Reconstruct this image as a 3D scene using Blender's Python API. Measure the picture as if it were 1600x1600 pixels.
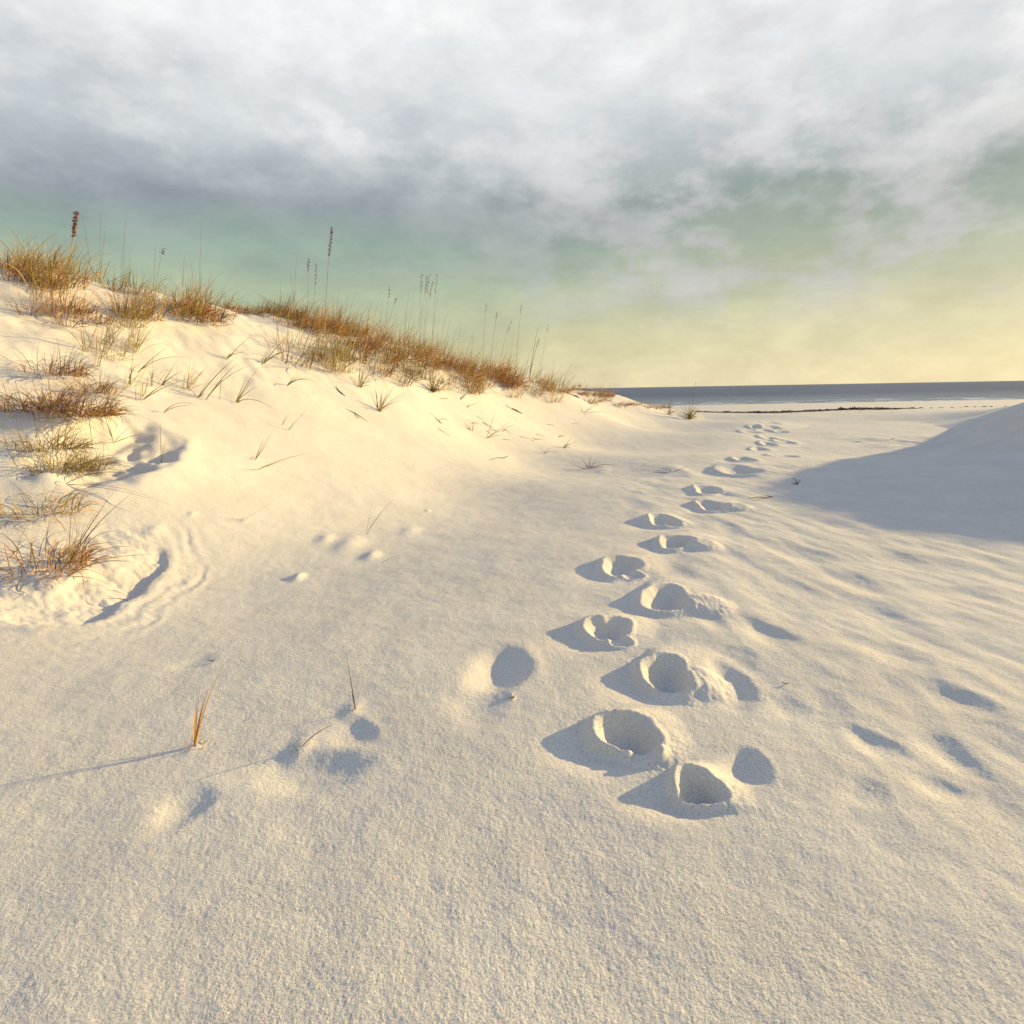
import bpy, math, random
import numpy as np
from mathutils import Vector, Matrix

random.seed(7); rng = np.random.default_rng(7)
for o in list(bpy.data.objects): bpy.data.objects.remove(o)
S = bpy.context.scene; C = S.collection
R = math.radians

# ------------------------------------------------------------------ camera
CAM_H = 1.45; PITCH = R(11.585); ROLL = R(1.0); F = 933.0
fw = np.array([0, math.cos(PITCH), -math.sin(PITCH)])
r0 = np.array([1.0, 0, 0]); u0 = np.array([0, math.sin(PITCH), math.cos(PITCH)])
rt = math.cos(ROLL) * r0 - math.sin(ROLL) * u0
up = math.cos(ROLL) * u0 + math.sin(ROLL) * r0
cam = bpy.data.cameras.new('camera'); cam.sensor_width = 36; cam.lens = 36 * F / 1600
cam.clip_start = 0.05; cam.clip_end = 40000
co = bpy.data.objects.new('camera', cam); C.objects.link(co)
M = Matrix.Identity(4)
for i in range(3):
    M[i][0] = rt[i]; M[i][1] = up[i]; M[i][2] = -fw[i]
M[2][3] = CAM_H
co.matrix_world = M; S.camera = co

# ------------------------------------------------------------------ sun, sky, exposure
SUN_AZ = R(66); SUN_EL = R(11)                       # azimuth measured from +Y towards +X
sd = Vector((math.sin(SUN_AZ) * math.cos(SUN_EL), math.cos(SUN_AZ) * math.cos(SUN_EL), math.sin(SUN_EL)))
sl = bpy.data.lights.new('sun', 'SUN'); sl.energy = 5.0; sl.angle = R(0.55); sl.color = (1.0, 0.77, 0.37)
so = bpy.data.objects.new('sun', sl); C.objects.link(so)
so.rotation_euler = sd.to_track_quat('Z', 'Y').to_euler(); so.location = sd * 60

S.view_settings.view_transform = 'Standard'; S.view_settings.look = 'None'
S.view_settings.exposure = 0.58; S.view_settings.gamma = 1.0

W = bpy.data.worlds.new('World'); S.world = W; W.use_nodes = True
nt = W.node_tree; nt.nodes.clear()
def N(t, typ, **k):
    n = t.nodes.new(typ)
    for a, b in k.items(): setattr(n, a, b)
    return n
def L(t, a, b): t.links.new(a, b)
def math_n(t, op, a, b=None, clamp=False):
    n = N(t, 'ShaderNodeMath', operation=op); n.use_clamp = clamp
    for i, v in enumerate((a, b)):
        if v is None: continue
        if isinstance(v, (int, float)): n.inputs[i].default_value = v
        else: L(t, v, n.inputs[i])
    return n.outputs[0]
def mixc(t, fac, a, b, mode='MIX'):
    n = N(t, 'ShaderNodeMix', data_type='RGBA', blend_type=mode)
    for i, v in ((0, fac), (6, a), (7, b)):
        if isinstance(v, (int, float)): n.inputs[i].default_value = v
        elif isinstance(v, tuple): n.inputs[i].default_value = (*v, 1)
        else: L(t, v, n.inputs[i])
    return n.outputs[2]
def ramp(t, fac, stops, interp='LINEAR'):
    n = N(t, 'ShaderNodeValToRGB'); cr = n.color_ramp; cr.interpolation = interp
    while len(cr.elements) < len(stops): cr.elements.new(0.5)
    for e, (p, c) in zip(cr.elements, stops):
        e.position = p; e.color = (*c, 1) if len(c) == 3 else c
    L(t, fac, n.inputs[0]); return n.outputs[0]
def maprange(t, v, a, b, c=0.0, d=1.0, smooth=True):
    n = N(t, 'ShaderNodeMapRange', interpolation_type='SMOOTHSTEP' if smooth else 'LINEAR')
    L(t, v, n.inputs[0])
    for i, x in enumerate((a, b, c, d)): n.inputs[i + 1].default_value = x
    return n.outputs[0]

tc = N(nt, 'ShaderNodeTexCoord'); sep = N(nt, 'ShaderNodeSeparateXYZ'); L(nt, tc.outputs['Generated'], sep.inputs[0])
el = math_n(nt, 'ARCSINE', sep.outputs[2]); az = math_n(nt, 'ARCTAN2', sep.outputs[0], sep.outputs[1])
sky = N(nt, 'ShaderNodeTexSky', sky_type='NISHITA'); sky.sun_disc = False
sky.sun_elevation = SUN_EL; sky.sun_rotation = SUN_AZ; sky.dust_density = 2.0
# slow cloud noise shifts the layers of the veil up and down
def sky_noise(scale, detail, rough, sx=1.0, sy=1.0, sz=1.0, off=0.0):
    mp = N(nt, 'ShaderNodeMapping'); L(nt, tc.outputs['Generated'], mp.inputs[0])
    mp.inputs['Scale'].default_value = (sx, sy, sz); mp.inputs['Location'].default_value = (off, off * .7, off * 1.3)
    n = N(nt, 'ShaderNodeTexNoise'); n.inputs['Scale'].default_value = scale; n.inputs['Detail'].default_value = detail
    n.inputs['Roughness'].default_value = rough; L(nt, mp.outputs[0], n.inputs[0]); return n.outputs[0]
n1 = sky_noise(3.0, 5, .55, 1, 1, 2.6, 3.1)
n2 = sky_noise(9.0, 7, .62, 1, 1, 1.9, 9.3)
n3 = sky_noise(5.0, 8, .6, 1, 1, 1.8, 17.7)
el2 = math_n(nt, 'ADD', el, math_n(nt, 'MULTIPLY', math_n(nt, 'SUBTRACT', n1, 0.5), 0.10))
d = lambda deg: R(deg) / (math.pi / 2)
eln = math_n(nt, 'DIVIDE', el2, math.pi / 2, True)
left = ramp(nt, eln, [(d(0), (.84, .74, .47)), (d(3), (.66, .63, .37)), (d(6.5), (.53, .57, .36)), (d(9.5), (.44, .53, .37)),
                      (d(12), (.34, .44, .37)), (d(15), (.31, .36, .39)), (d(20), (.62, .66, .69)), (d(28), (1.0, 1.02, 1.03)),
                      (d(40), (.13, .29, .62)), (d(75), (.055, .20, .62))])
right = ramp(nt, eln, [(d(0), (.90, .79, .50)), (d(3), (.77, .71, .45)), (d(6.5), (.62, .61, .40)), (d(9.5), (.47, .50, .36)),
                       (d(12), (.36, .42, .33)), (d(15), (.29, .36, .32)), (d(20), (.62, .66, .68)), (d(28), (1.0, 1.02, 1.03)),
                       (d(40), (.13, .29, .62)), (d(75), (.055, .20, .62))])
base = mixc(nt, maprange(nt, az, -.35, .6), left, right)
# pale mauve cloud bank, right of centre
bank = math_n(nt, 'MULTIPLY', maprange(nt, el2, .06, .17), maprange(nt, az, -.25, .3))
cl = math_n(nt, 'MULTIPLY', maprange(nt, n3, .44, .60), bank)
base = mixc(nt, math_n(nt, 'MULTIPLY', cl, .75), base, (.62, .60, .62))
high = math_n(nt, 'MULTIPLY', maprange(nt, n3, .42, .62), math_n(nt, 'MULTIPLY', maprange(nt, el2, .22, .40), maprange(nt, el2, .85, .55)))
base = mixc(nt, math_n(nt, 'MULTIPLY', high, .7), base, (1.0, 1.0, .99))
base = mixc(nt, 0.45, base, ramp(nt, n2, [(.3, (.68, .70, .72)), (.7, (1.28, 1.26, 1.23))]), 'MULTIPLY')
bg1 = N(nt, 'ShaderNodeBackground'); L(nt, sky.outputs[0], bg1.inputs[0]); bg1.inputs[1].default_value = 0.07
bg2 = N(nt, 'ShaderNodeBackground'); L(nt, base, bg2.inputs[0]); bg2.inputs[1].default_value = 0.68
mx = N(nt, 'ShaderNodeMixShader'); mx.inputs[0].default_value = 0.88
L(nt, bg1.outputs[0], mx.inputs[1]); L(nt, bg2.outputs[0], mx.inputs[2])
wo = N(nt, 'ShaderNodeOutputWorld'); L(nt, mx.outputs[0], wo.inputs[0])

# ------------------------------------------------------------------ helpers: rays, noise
def ray(u, v):
    u = np.asarray(u, float); v = np.asarray(v, float)
    return fw + ((u - 800) / F)[..., None] * rt - ((v - 800) / F)[..., None] * up
CP = np.array([0, 0, CAM_H])
def at(u, v, t): return CP + ray(u, v) * np.asarray(t, float)[..., None]
def ss(a, b, x):
    q = np.clip((x - a) / (b - a), 0, 1); return q * q * (3 - 2 * q)
_perm = rng.permutation(4096); _gr = rng.uniform(0, 2 * np.pi, 4096); _gx = np.cos(_gr); _gy = np.sin(_gr)
def gnoise(x, y, seed=0):
    xi = np.floor(x).astype(np.int64); yi = np.floor(y).astype(np.int64); fx = x - xi; fy = y - yi
    def g(i, j, dx, dy):
        h = _perm[(_perm[(i + seed * 131) & 4095] + j) & 4095]; return _gx[h] * dx + _gy[h] * dy
    sx = fx * fx * fx * (fx * (fx * 6 - 15) + 10); sy = fy * fy * fy * (fy * (fy * 6 - 15) + 10)
    a = g(xi, yi, fx, fy); b = g(xi + 1, yi, fx - 1, fy); c = g(xi, yi + 1, fx, fy - 1); e = g(xi + 1, yi + 1, fx - 1, fy - 1)
    return (a + sx * (b - a)) * (1 - sy) + (c + sx * (e - c)) * sy
def fbm(x, y, oct=4, seed=0, gain=.5):
    s = 0; a = 1.0
    for k in range(oct):
        s = s + a * gnoise(x * 2 ** k + 17.3 * k, y * 2 ** k - 9.1 * k, seed + k); a *= gain
    return s

# ------------------------------------------------------------------ the lie of the land
CREST = [(-60, 392, 8.2), (40, 412, 8.8), (110, 430, 9.2), (180, 447, 9.8), (260, 463, 10.6), (340, 481, 11.5), (420, 490, 12.5), (500, 506, 13.6),
         (580, 525, 15), (660, 547, 17), (750, 572, 20), (810, 588, 22.5), (870, 602, 25), (950, 614, 28.5), (1010, 628, 31)]
MID = [(60, 700, 5.6), (100, 620, 6.5), (200, 700, 5.9), (200, 580, 7.6), (300, 720, 6.3), (300, 600, 8.2), (420, 740, 6.9), (420, 610, 9.0),
       (520, 740, 7.6), (520, 620, 10.0), (620, 630, 11.2), (700, 650, 12.5), (780, 640, 15.5), (860, 640, 18), (930, 640, 21)]
FLAT_PX = [(40, 1040), (120, 1010), (220, 960), (320, 910), (420, 885), (520, 860), (620, 815), (710, 770), (810, 722), (900, 690), (990, 668), (1060, 660)]
pts = []
for u, v, t in CREST:
    p = at(u, v, np.array(t)); pts.append(p)
    q = p / np.hypot(p[0], p[1])
    n = np.array([-.75, .66, 0])
    pts.append(p + n * 3 + np.array([0, 0, -.7])); pts.append(p + n * 9 + np.array([0, 0, -1.5]))
for u, v, t in MID: pts.append(at(u, v, np.array(t)))
for u, v in FLAT_PX:
    dd = ray(u, v); pts.append(CP + dd * (CAM_H - .02) / -dd[2])
for x, y, z in [(-6, -6, .6), (-3.2, 1, .02), (-2, 2, 0), (-1, .8, 0), (0, 1, 0), (0, 2.5, 0), (-1, 3.6, 0), (1, 3.6, 0), (2, 1.2, 0), (2, 2.6, 0), (0, 5, 0),
                (1.4, 6.4, 0), (0.6, 9, 0), (2.4, 9, 0), (2, 13, 0), (4.4, 13, 0), (4, 18, 0), (7, 19, 0), (6, 24, 0), (10, 25, 0), (8, 29, -.02),
                (14, 30, -.05), (20, 32, -.05), (30, 32, -.05), (12, 36, -.1), (0, 40, -.1), (-20, 36, .2), (40, 36, -.1), (3, -4, 0), (-2, -4, 0.1), (8, -4, .1),
                (-16, 4, 1.8), (-24, 12, 1.6), (-30, 25, 1), (-16, -2, 1.5),
                # the dune out to the right that shades the flat
                (4.2, 2.5, .0), (3.6, 5.2, .0), (4.6, 7.6, .02), (7, 5.0, .05), (7.0, 8.4, .08), (9.4, 11.6, .15), (12.6, 15.6, .12), (16, 20, .05), (19, 25, 0),
                (9.6, 8.0, .3), (10.8, 8.4, .9), (12.4, 9.2, 1.7), (13.9, 11.6, 2.2), (15.4, 13.6, 2.55), (17.8, 16.6, 2.4), (21.4, 20.6, 1.9), (25, 25.0, 1.2), (29, 29.5, .3),
                (11.5, 5.6, .5), (8, 1, .1), (14, 5, .3), (18, 9.5, 1.3), (22, 15, 1.4), (30, 22, .8), (30, 5, .5)]:
    pts.append(np.array([x, y, z], float))
pts = np.array(pts)
def phi(r2): return .5 * r2 * np.log(r2 + 1e-9)
P = pts[:, :2]; n = len(P)
K = phi(((P[:, None] - P[None]) ** 2).sum(-1)) + np.eye(n) * .15
A = np.zeros((n + 3, n + 3)); A[:n, :n] = K; A[:n, n] = 1; A[:n, n + 1:] = P; A[n, :n] = 1; A[n + 1:, :n] = P.T
wts = np.linalg.solve(A, np.r_[pts[:, 2], 0, 0, 0])
SEA = -1.2
def z_base(x, y):
    z = np.full(x.shape, wts[n]) + wts[n + 1] * x + wts[n + 2] * y
    for i in range(n): z += wts[i] * phi((x - P[i, 0]) ** 2 + (y - P[i, 1]) ** 2)
    z = np.clip(z, -.25, 4.2)
    far = ss(30, 42, np.hypot(x, y - 0))           # past the control points: a plain, then the beach
    plain = np.where(x < 0, .6, .05)
    w = np.clip(np.interp(x, [-60, -6, 6, 60], [0.6, .25, 0, 0]), 0, 1)
    z = z * (1 - far) + far * w
    beach = np.interp(y, [30, 36, 60, 88, 130, 200], [0, -.09, -.62, SEA, -2.4, -4])
    b = ss(29, 40, y)
    return z * (1 - b) + (beach + z * .0) * b

def hit(u, v, Hf):
    u = np.atleast_1d(np.asarray(u, float)); v = np.atleast_1d(np.asarray(v, float)); D = ray(u, v)
    lo = np.full(u.shape, 1.0); hi = np.full(u.shape, np.nan)
    t = 1.0
    while t < 70:
        t2 = t * 1.02; p = CP + D * t2
        below = (p[:, 2] < Hf(p[:, 0], p[:, 1])) & np.isnan(hi)
        hi[below] = t2; lo[np.isnan(hi)] = t2; t = t2
    ok = ~np.isnan(hi); hi[~ok] = lo[~ok]
    for _ in range(14):
        m = (lo + hi) / 2; p = CP + D * m[:, None]; b = p[:, 2] < Hf(p[:, 0], p[:, 1])
        hi = np.where(b, m, hi); lo = np.where(b, lo, m)
    return CP + D * hi[:, None], hi, ok

# ------------------------------------------------------------------ marks in the sand
# (u, v) centre of the hollow, half width, half height in the photograph, rim height, depth, ledge kind
PRINTS = [(1092, 1236, 36, 19, .070, .10, 0), (982, 1152, 42, 24, .095, .11, 1), (1041, 1058, 37, 20, .080, .10, 2), (951, 986, 30, 17, .090, .10, 1),
          (1040, 939, 36, 15, .075, .10, 2), (971, 888, 28, 13, .085, .09, 1), (1056, 851, 24, 9, .080, .09, 2), (1036, 815, 22, 9, .085, .09, 1),
          (1113, 791, 21, 6.5, .075, .08, 2), (1105, 766, 20, 6.5, .075, .08, 0), (1152, 735, 30, 5, .08, .08, 2), (1163, 718, 16, 3.6, .07, .08, 0),
          (1226, 713, 19, 4, .07, .08, 0), (1187, 702, 13, 3, .07, .08, 0), (1228, 690.5, 13, 2.4, .07, .08, 0), (1200, 693.5, 12, 2.4, .07, .08, 0),
          (1203, 684.5, 13, 2.2, .07, .08, 0), (1222, 675, 10, 1.8, .07, .08, 0), (1175, 675, 14, 1.8, .06, .07, 0), (1195, 672, 10, 1.6, .06, .07, 0),
          (1205, 667, 12, 1.5, .06, .07, 0), (1180, 667, 9, 1.4, .06, .07, 0), (1205, 660, 14, 1.3, .05, .06, 0)]
PITS = [(780, 1045, 38, 28, .080), (740, 1105, 42, 20, .030), (548, 1142, 26, 18, .040), (478, 1200, 60, 28, .065), (285, 1256, 34, 20, .035), (306, 1036, 20, 9, .02),
        (1142, 1072, 24, 34, .06), (1165, 1202, 26, 26, .075), (1194, 990, 22, 22, .05), (1152, 1030, 26, 16, .035), (1378, 958, 36, 24, .05), (1402, 1028, 40, 18, .05),
        (1366, 1164, 24, 24, .05), (1475, 1172, 34, 24, .045), (1392, 872, 30, 16, .045), (1055, 896, 24, 14, .045), (1136, 826, 16, 9, .045), (1256, 868, 30, 16, .035),
        (1335, 910, 22, 22, .035), (1320, 1000, 30, 16, .03), (1490, 1090, 28, 24, .04), (1290, 1100, 24, 20, .03), (1350, 1240, 28, 20, .035), (1470, 1230, 28, 18, .035),
        (920, 945, 30, 14, .03), (1110, 970, 18, 14, .03), (995, 790, 18, 6, .02), (1500, 925, 34, 12, .04), (1230, 1110, 26, 18, .03)]
def pit_geo(u, v, a, b):
    p, t, ok = hit(u, v, z_base); t = t[0]; p = p[0]
    dep = abs(ray(u, v)[2]) / np.linalg.norm(ray(u, v)); s = max(dep, .03)
    return p[0], p[1], a * t / F, min(b * t / F / s, 3.2 * a * t / F)
prg = []
for u, v, a, b, hgt, dep, kind in PRINTS:
    x, y, A_, B_ = pit_geo(u, v, a, b)
    B_ = min(B_, A_ * 1.35)
    prg.append((x, y, A_, B_, hgt * .56, dep * .62, kind, rng.uniform(0, 6.28, 6)))
ptg = []
for u, v, a, b, dep in PITS:
    x, y, A_, B_ = pit_geo(u, v, a, b); ptg.append((x, y, A_ * 1.1, B_ * (.8 if u > 850 else 1), dep * (.36 if u > 850 and u != 1165 and u != 1142 else .5 if u != 780 else .7), rng.uniform(0, 6.28)))
def at_base(u, v): return hit(u, v, z_base)[0][0]
HOLLOW = at_base(112, 905); HR = np.hypot(*(at_base(232, 890) - HOLLOW)[:2]); H2 = at_base(165, 695)
MOUNDS = []       # little sand tails piled against stems: u, v, half-length px, height
for u, v, s, h in [(118, 655, 60, .16), (95, 740, 50, .08), (545, 850, 34, .035), (580, 868, 22, .03), (508, 842, 20, .025), (466, 903, 14, .03), (300, 803, 8, .012), (252, 722, 10, .015), (668, 798, 6, .012),
                   (550, 1108, 26, .010), (303, 1165, 24, .008), (470, 1165, 30, .014), (1050, 735, 44, .05), (1075, 742, 30, .03), (940, 735, 26, .025),
                   (640, 830, 26, .02), (1080, 652, 26, .10), (240, 830, 20, .02), (800, 1090, 8, .01), (398, 718, 8, .012), (382, 812, 8, .01)]:
    p, t, ok = hit(u, v, z_base); MOUNDS.append((p[0][0], p[0][1], s * t[0] / F, h))
SUNX, SUNY = math.sin(SUN_AZ), math.cos(SUN_AZ)
def z_marks(x, y):
    """everything smaller than a dune"""
    z = np.zeros(x.shape)
    r = np.hypot(x, y)
    # broad swells on the flat and soft wind ridges on the right
    z += .022 * fbm(x * .45, y * .45, 3, 1)
    rx = x * .98 + y * .2; ry = -x * .2 + y * .98
    amt = ss(.7, 1.6, x - .06 * y) * (1 - ss(8, 14, y)) * ss(-.2, .8, y) + .12
    z += amt * (.017 * gnoise(rx * 2.3, ry * 1.0, 11) + .010 * gnoise(rx * 4.6 + .6 * gnoise(x, y, 4), ry * 1.7, 12) + .004 * gnoise(rx * 10, ry * 4, 13))
    z += .006 * fbm(x * 3, y * 3, 3, 21) + .0017 * fbm(x * 17, y * 17, 2, 31) * (1 - ss(4, 12, r))
    # grainy crust
    z += 0.0012 * fbm(x * 70, y * 70, 2, 41, .7) * (1 - ss(2.5, 6, r))
    # wind streaks high on the dune face
    up_ = ss(.5, 1.6, z_last[0]) if z_last[0] is not None else 0
    z += up_ * (.04 * gnoise(x * .9 + y * .5, y * .9 - x * .3, 51) + .015 * gnoise(x * 2.1, y * 2.6, 52))
    # grassy hummocks along the crest
    up2 = ss(1.1, 2.0, z_last[0]) if z_last[0] is not None else 0
    z += up2 * .06 * fbm(x * 1.5, y * 1.5, 3, 55)
    z += ss(9, 11.5, x) * (1 - ss(17, 21, y)) * (.16 * fbm(x * .55, y * .55, 3, 59) + .03 * gnoise(x * 2.4, y * 1.6, 60))
    # fine wind ripples on the shaded bank
    z += .008 * np.sin((x * .55 + y * .83) * 34 + 3.5 * gnoise(x * .8, y * .8, 57)) * ss(3.4, 5.0, x - .1 * (y - 8)) * ss(4.5, 6.5, y) * (1 - ss(16, 22, y)) * (.5 + gnoise(x * .6, y * .6, 58))
    for (x0, y0, a, b, dep, ph) in ptg:
        m = (np.abs(x - x0) < 3 * a) & (np.abs(y - y0) < 3 * b)
        if not m.any(): continue
        dx = (x[m] - x0) / a; dy = (y[m] - y0) / b
        ang = np.arctan2(dy, dx); rho = np.hypot(dx, dy) * (1 + .14 * np.sin(2 * ang + ph) + .08 * np.sin(3 * ang + 2 * ph))
        # steeper on the sun side, so the lip shades the floor
        sunw = (dx * SUNX + dy * SUNY) / np.maximum(rho, .05)
        z[m] += -dep * np.exp(-(rho ** 2.2) * .9) * 1.0 + dep * .16 * np.exp(-((rho - 1.35) / .36) ** 2) * (.55 + .45 * sunw)
    for (x0, y0, a, b, hgt, dep, kind, ph) in prg:
        Rm = 5.0 * max(a, b)
        m = (np.abs(x - x0) < Rm) & (np.abs(y - y0) < Rm)
        if not m.any(): continue
        X = x[m] - x0; Y = y[m] - y0
        dx = X / a; dy = Y / b; ang = np.arctan2(dy, dx)
        wob = 1 + .13 * np.sin(2 * ang + ph[0]) + .09 * np.sin(3 * ang + ph[1]) + .02 * np.sin(7 * ang + ph[2])
        fine = gnoise(X * 24 + ph[3] * 9, Y * 24, 61)
        rho = (np.abs(dx) ** 2.3 + np.abs(dy) ** 2.3) ** (1 / 2.3) / wob + .018 * fine
        sdx, sdy = np.cos(ang), np.sin(ang)
        sunside = sdx * SUNX + sdy * SUNY                       # +1 towards the sun
        front = -sdy
        # scoured ground round the print: a dip on the lee and camera side
        lee = np.exp(-(((X + .9 * a) / (1.7 * a)) ** 2 + ((Y + .75 * b) / (1.0 * b)) ** 2))
        zz = -.036 * lee
        # pedestal: crisp on the lee side, long gentle slope to the sun side
        width = np.where(sunside > 0, .35 + (1.25 if kind == 2 else .75) * sunside, .42)
        ped = hgt * (1 - ss(1.08, 1.12 + width * 1.35, rho)) * (.80 - .20 * sunside) * (.86 + .24 * sdy)
        lip = .24 * hgt * np.exp(-((rho - 1.14) / .19) ** 2) * (.7 + .3 * np.sin(3 * ang + ph[4]))
        hole = (dep + .30 * hgt) * (1 - ss(.30, 1.14, rho))
        hole = hole * (1 - .22 * ss(.0, .9, rho))
        zz += ped + lip - hole
        if kind == 1:                                            # a small second hollow broken through the near lip
            q = np.hypot((X - .35 * a) / (.62 * a), (Y + 1.15 * b) / (.34 * b)) + .1 * fine
            zz += (.20 * hgt * np.exp(-((q - 1.05) / .24) ** 2) - .22 * hgt * (1 - ss(.5, 1.0, q))) * ss(.85, 1.1, rho)
        if kind == 2:                                            # thrown sand lying to the right
            q = np.hypot((X - 1.55 * a) / (1.05 * a), (Y + .65 * b) / (.95 * b))
            zz += .60 * hgt * (1 - ss(.45, 1.25, q + .10 * fine)) + .005 * gnoise(X * 40, Y * 18, 63) * (1 - ss(.6, 1.2, q))
        zz += .004 * gnoise(X * 46, Y * 46, 62) * (1 - ss(1.2, 2.4, rho))
        z[m] += zz
    # the scoured bowl by the left edge, terraced
    dx = x - HOLLOW[0]; dy = y - HOLLOW[1]
    wx = .24 * gnoise(x * 1.2, y * 1.2, 77) + .06 * gnoise(x * 5, y * 5, 78); wy = .24 * gnoise(x * 1.2, y * 1.2, 79) + .06 * gnoise(x * 5, y * 5, 80)
    dx = dx + wx; dy = (dy + wy) * .72
    m = (np.hypot(dx, dy) < 2.6 * HR)
    if m.any():
        ang = np.arctan2(dy[m], dx[m]); rho = np.hypot(dx[m], dy[m]) / HR * (1 + .08 * np.sin(2 * ang + 1) + .06 * np.sin(3 * ang)) + .13 * gnoise(dx[m] * 2.2, dy[m] * 2.2, 71)
        open_ = ss(-.2, .85, np.cos(ang + .15)) * .92 + .08
        zz = -.045 * open_ * (1 - ss(.86, 1.02, rho)) + .030 * (1 - ss(.1, .85, rho)) + .010 * open_ * np.exp(-((rho - 1.12) / .16) ** 2)
        terr = (np.sin(rho * 24 + 3.0 * gnoise(dx[m] * 3, dy[m] * 3, 72) + 1.2 * gnoise(x[m] * 13, y[m] * 13, 83)) + .9 * gnoise(x[m] * 22, y[m] * 22, 84)) * .0045 * (.35 + 1.1 * np.clip(gnoise(x[m] * 3.1, y[m] * 3.1, 82) + .2, 0, 1)) * ss(.9, 1.2, rho) * (1 - ss(1.5, 1.95, rho))
        lump = (.022 * fbm(x[m] * 5, y[m] * 7, 3, 73) + .012 * np.abs(gnoise(x[m] * 14, y[m] * 14, 74))) * (1 - ss(.7, 1.35, rho))
        z[m] += zz + terr * open_ + lump
    dx = (x - H2[0]) / .52; dy = (y - H2[1]) / .80; m = np.hypot(dx, dy) < 2.5
    if m.any():
        rho = np.hypot(dx[m], dy[m]) + .2 * gnoise(x[m] * 4, y[m] * 4, 75)
        z[m] += -.20 * (1 - ss(.30, 1.2, rho)) + .02 * np.exp(-((rho - 1.2) / .25) ** 2) * ss(-.6, .6, dx[m]) + .05 * gnoise(x[m] * 7, y[m] * 7, 76) * (1 - ss(.6, 1.3, rho))
    for (x0, y0, s, h) in MOUNDS:
        m = (np.abs(x - x0) < 4 * s) & (np.abs(y - y0) < 6 * s)
        if not m.any(): continue
        X = x[m] - x0; Y = y[m] - y0
        z[m] += h * np.exp(-((X / (.55 * s)) ** 2 + (Y / (1.1 * s)) ** 2)) * (1 + .3 * gnoise(X * 9 / max(s * 8, .3), Y * 9 / max(s * 8, .3), 81))
    return z
z_last = [None]
def H(x, y):
    x = np.asarray(x, float); y = np.asarray(y, float)
    zb = z_base(x, y); z_last[0] = zb
    z = zb + z_marks(x, y) * (1 - .7 * ss(36, 60, y))
    return z

# ------------------------------------------------------------------ mesh helpers
def mesh_np(name, V, Fq, mat, smooth=True, parent=None, tri=None):
    me = bpy.data.meshes.new(name); V = np.asarray(V, np.float32)
    me.vertices.add(len(V)); me.vertices.foreach_set('co', V.ravel())
    Fq = np.asarray(Fq, np.int32); k = Fq.shape[1]
    me.loops.add(Fq.size); me.loops.foreach_set('vertex_index', Fq.ravel())
    me.polygons.add(len(Fq)); me.polygons.foreach_set('loop_start', np.arange(0, Fq.size, k, dtype=np.int32))
    me.polygons.foreach_set('use_smooth', np.full(len(Fq), smooth))
    me.update(calc_edges=True); me.validate(); me.materials.append(mat)
    return me
def link(name, me, parent=None, loc=None):
    o = bpy.data.objects.new(name, me); C.objects.link(o)
    if parent: o.parent = parent
    if loc is not None: o.location = [float(c) for c in loc]
    return o
def tag(o, label=None, cat=None, group=None, kind=None):
    for k, v in (('label', label), ('category', cat), ('group', group), ('kind', kind)):
        if v: o[k] = v
    return o
def mat(name):
    m = bpy.data.materials.new(name); m.use_nodes = True; t = m.node_tree
    return m, t, t.nodes['Principled BSDF']

# ------------------------------------------------------------------ sand
ms, t, bs = mat('white_sand')
g = N(t, 'ShaderNodeNewGeometry')
def noise(t, vec, scale, detail=2, rough=.5):
    n = N(t, 'ShaderNodeTexNoise'); L(t, vec, n.inputs[0]); n.inputs['Scale'].default_value = scale
    n.inputs['Detail'].default_value = detail; n.inputs['Roughness'].default_value = rough; return n.outputs[0]
pv = g.outputs['Position']
a1 = noise(t, pv, 1.3, 4, .6); a2 = noise(t, pv, 170, 3, .7); a3 = noise(t, pv, 60, 3, .6); a4 = noise(t, pv, 420, 2, .6)
col = ramp(t, a1, [(.35, (.70, .635, .515)), (.65, (.75, .685, .56))])
col = mixc(t, .8, col, ramp(t, a2, [(.32, (.50, .48, .47)), (.5, (1, 1, 1)), (.72, (1.16, 1.16, 1.15))]), 'MULTIPLY')
L(t, col, bs.inputs['Base Color']); bs.inputs['Roughness'].default_value = .9; bs.inputs['Specular IOR Level'].default_value = .25
b1 = N(t, 'ShaderNodeBump'); b1.inputs['Strength'].default_value = 1.0; b1.inputs['Distance'].default_value = .0034; L(t, a3, b1.inputs['Height'])
b2 = N(t, 'ShaderNodeBump'); b2.inputs['Strength'].default_value = .9; b2.inputs['Distance'].default_value = .0034; L(t, a2, b2.inputs['Height']); L(t, b1.outputs[0], b2.inputs['Normal'])
L(t, b2.outputs[0], bs.inputs['Normal'])
pt = maprange(t, noise(t, pv, .9, 4, .6), .38, .62, .45, 1.0); L(t, pt, b1.inputs['Strength']); L(t, maprange(t, noise(t, pv, 2.3, 3, .6), .35, .65, .55, 1.0), b2.inputs['Strength'])

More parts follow.
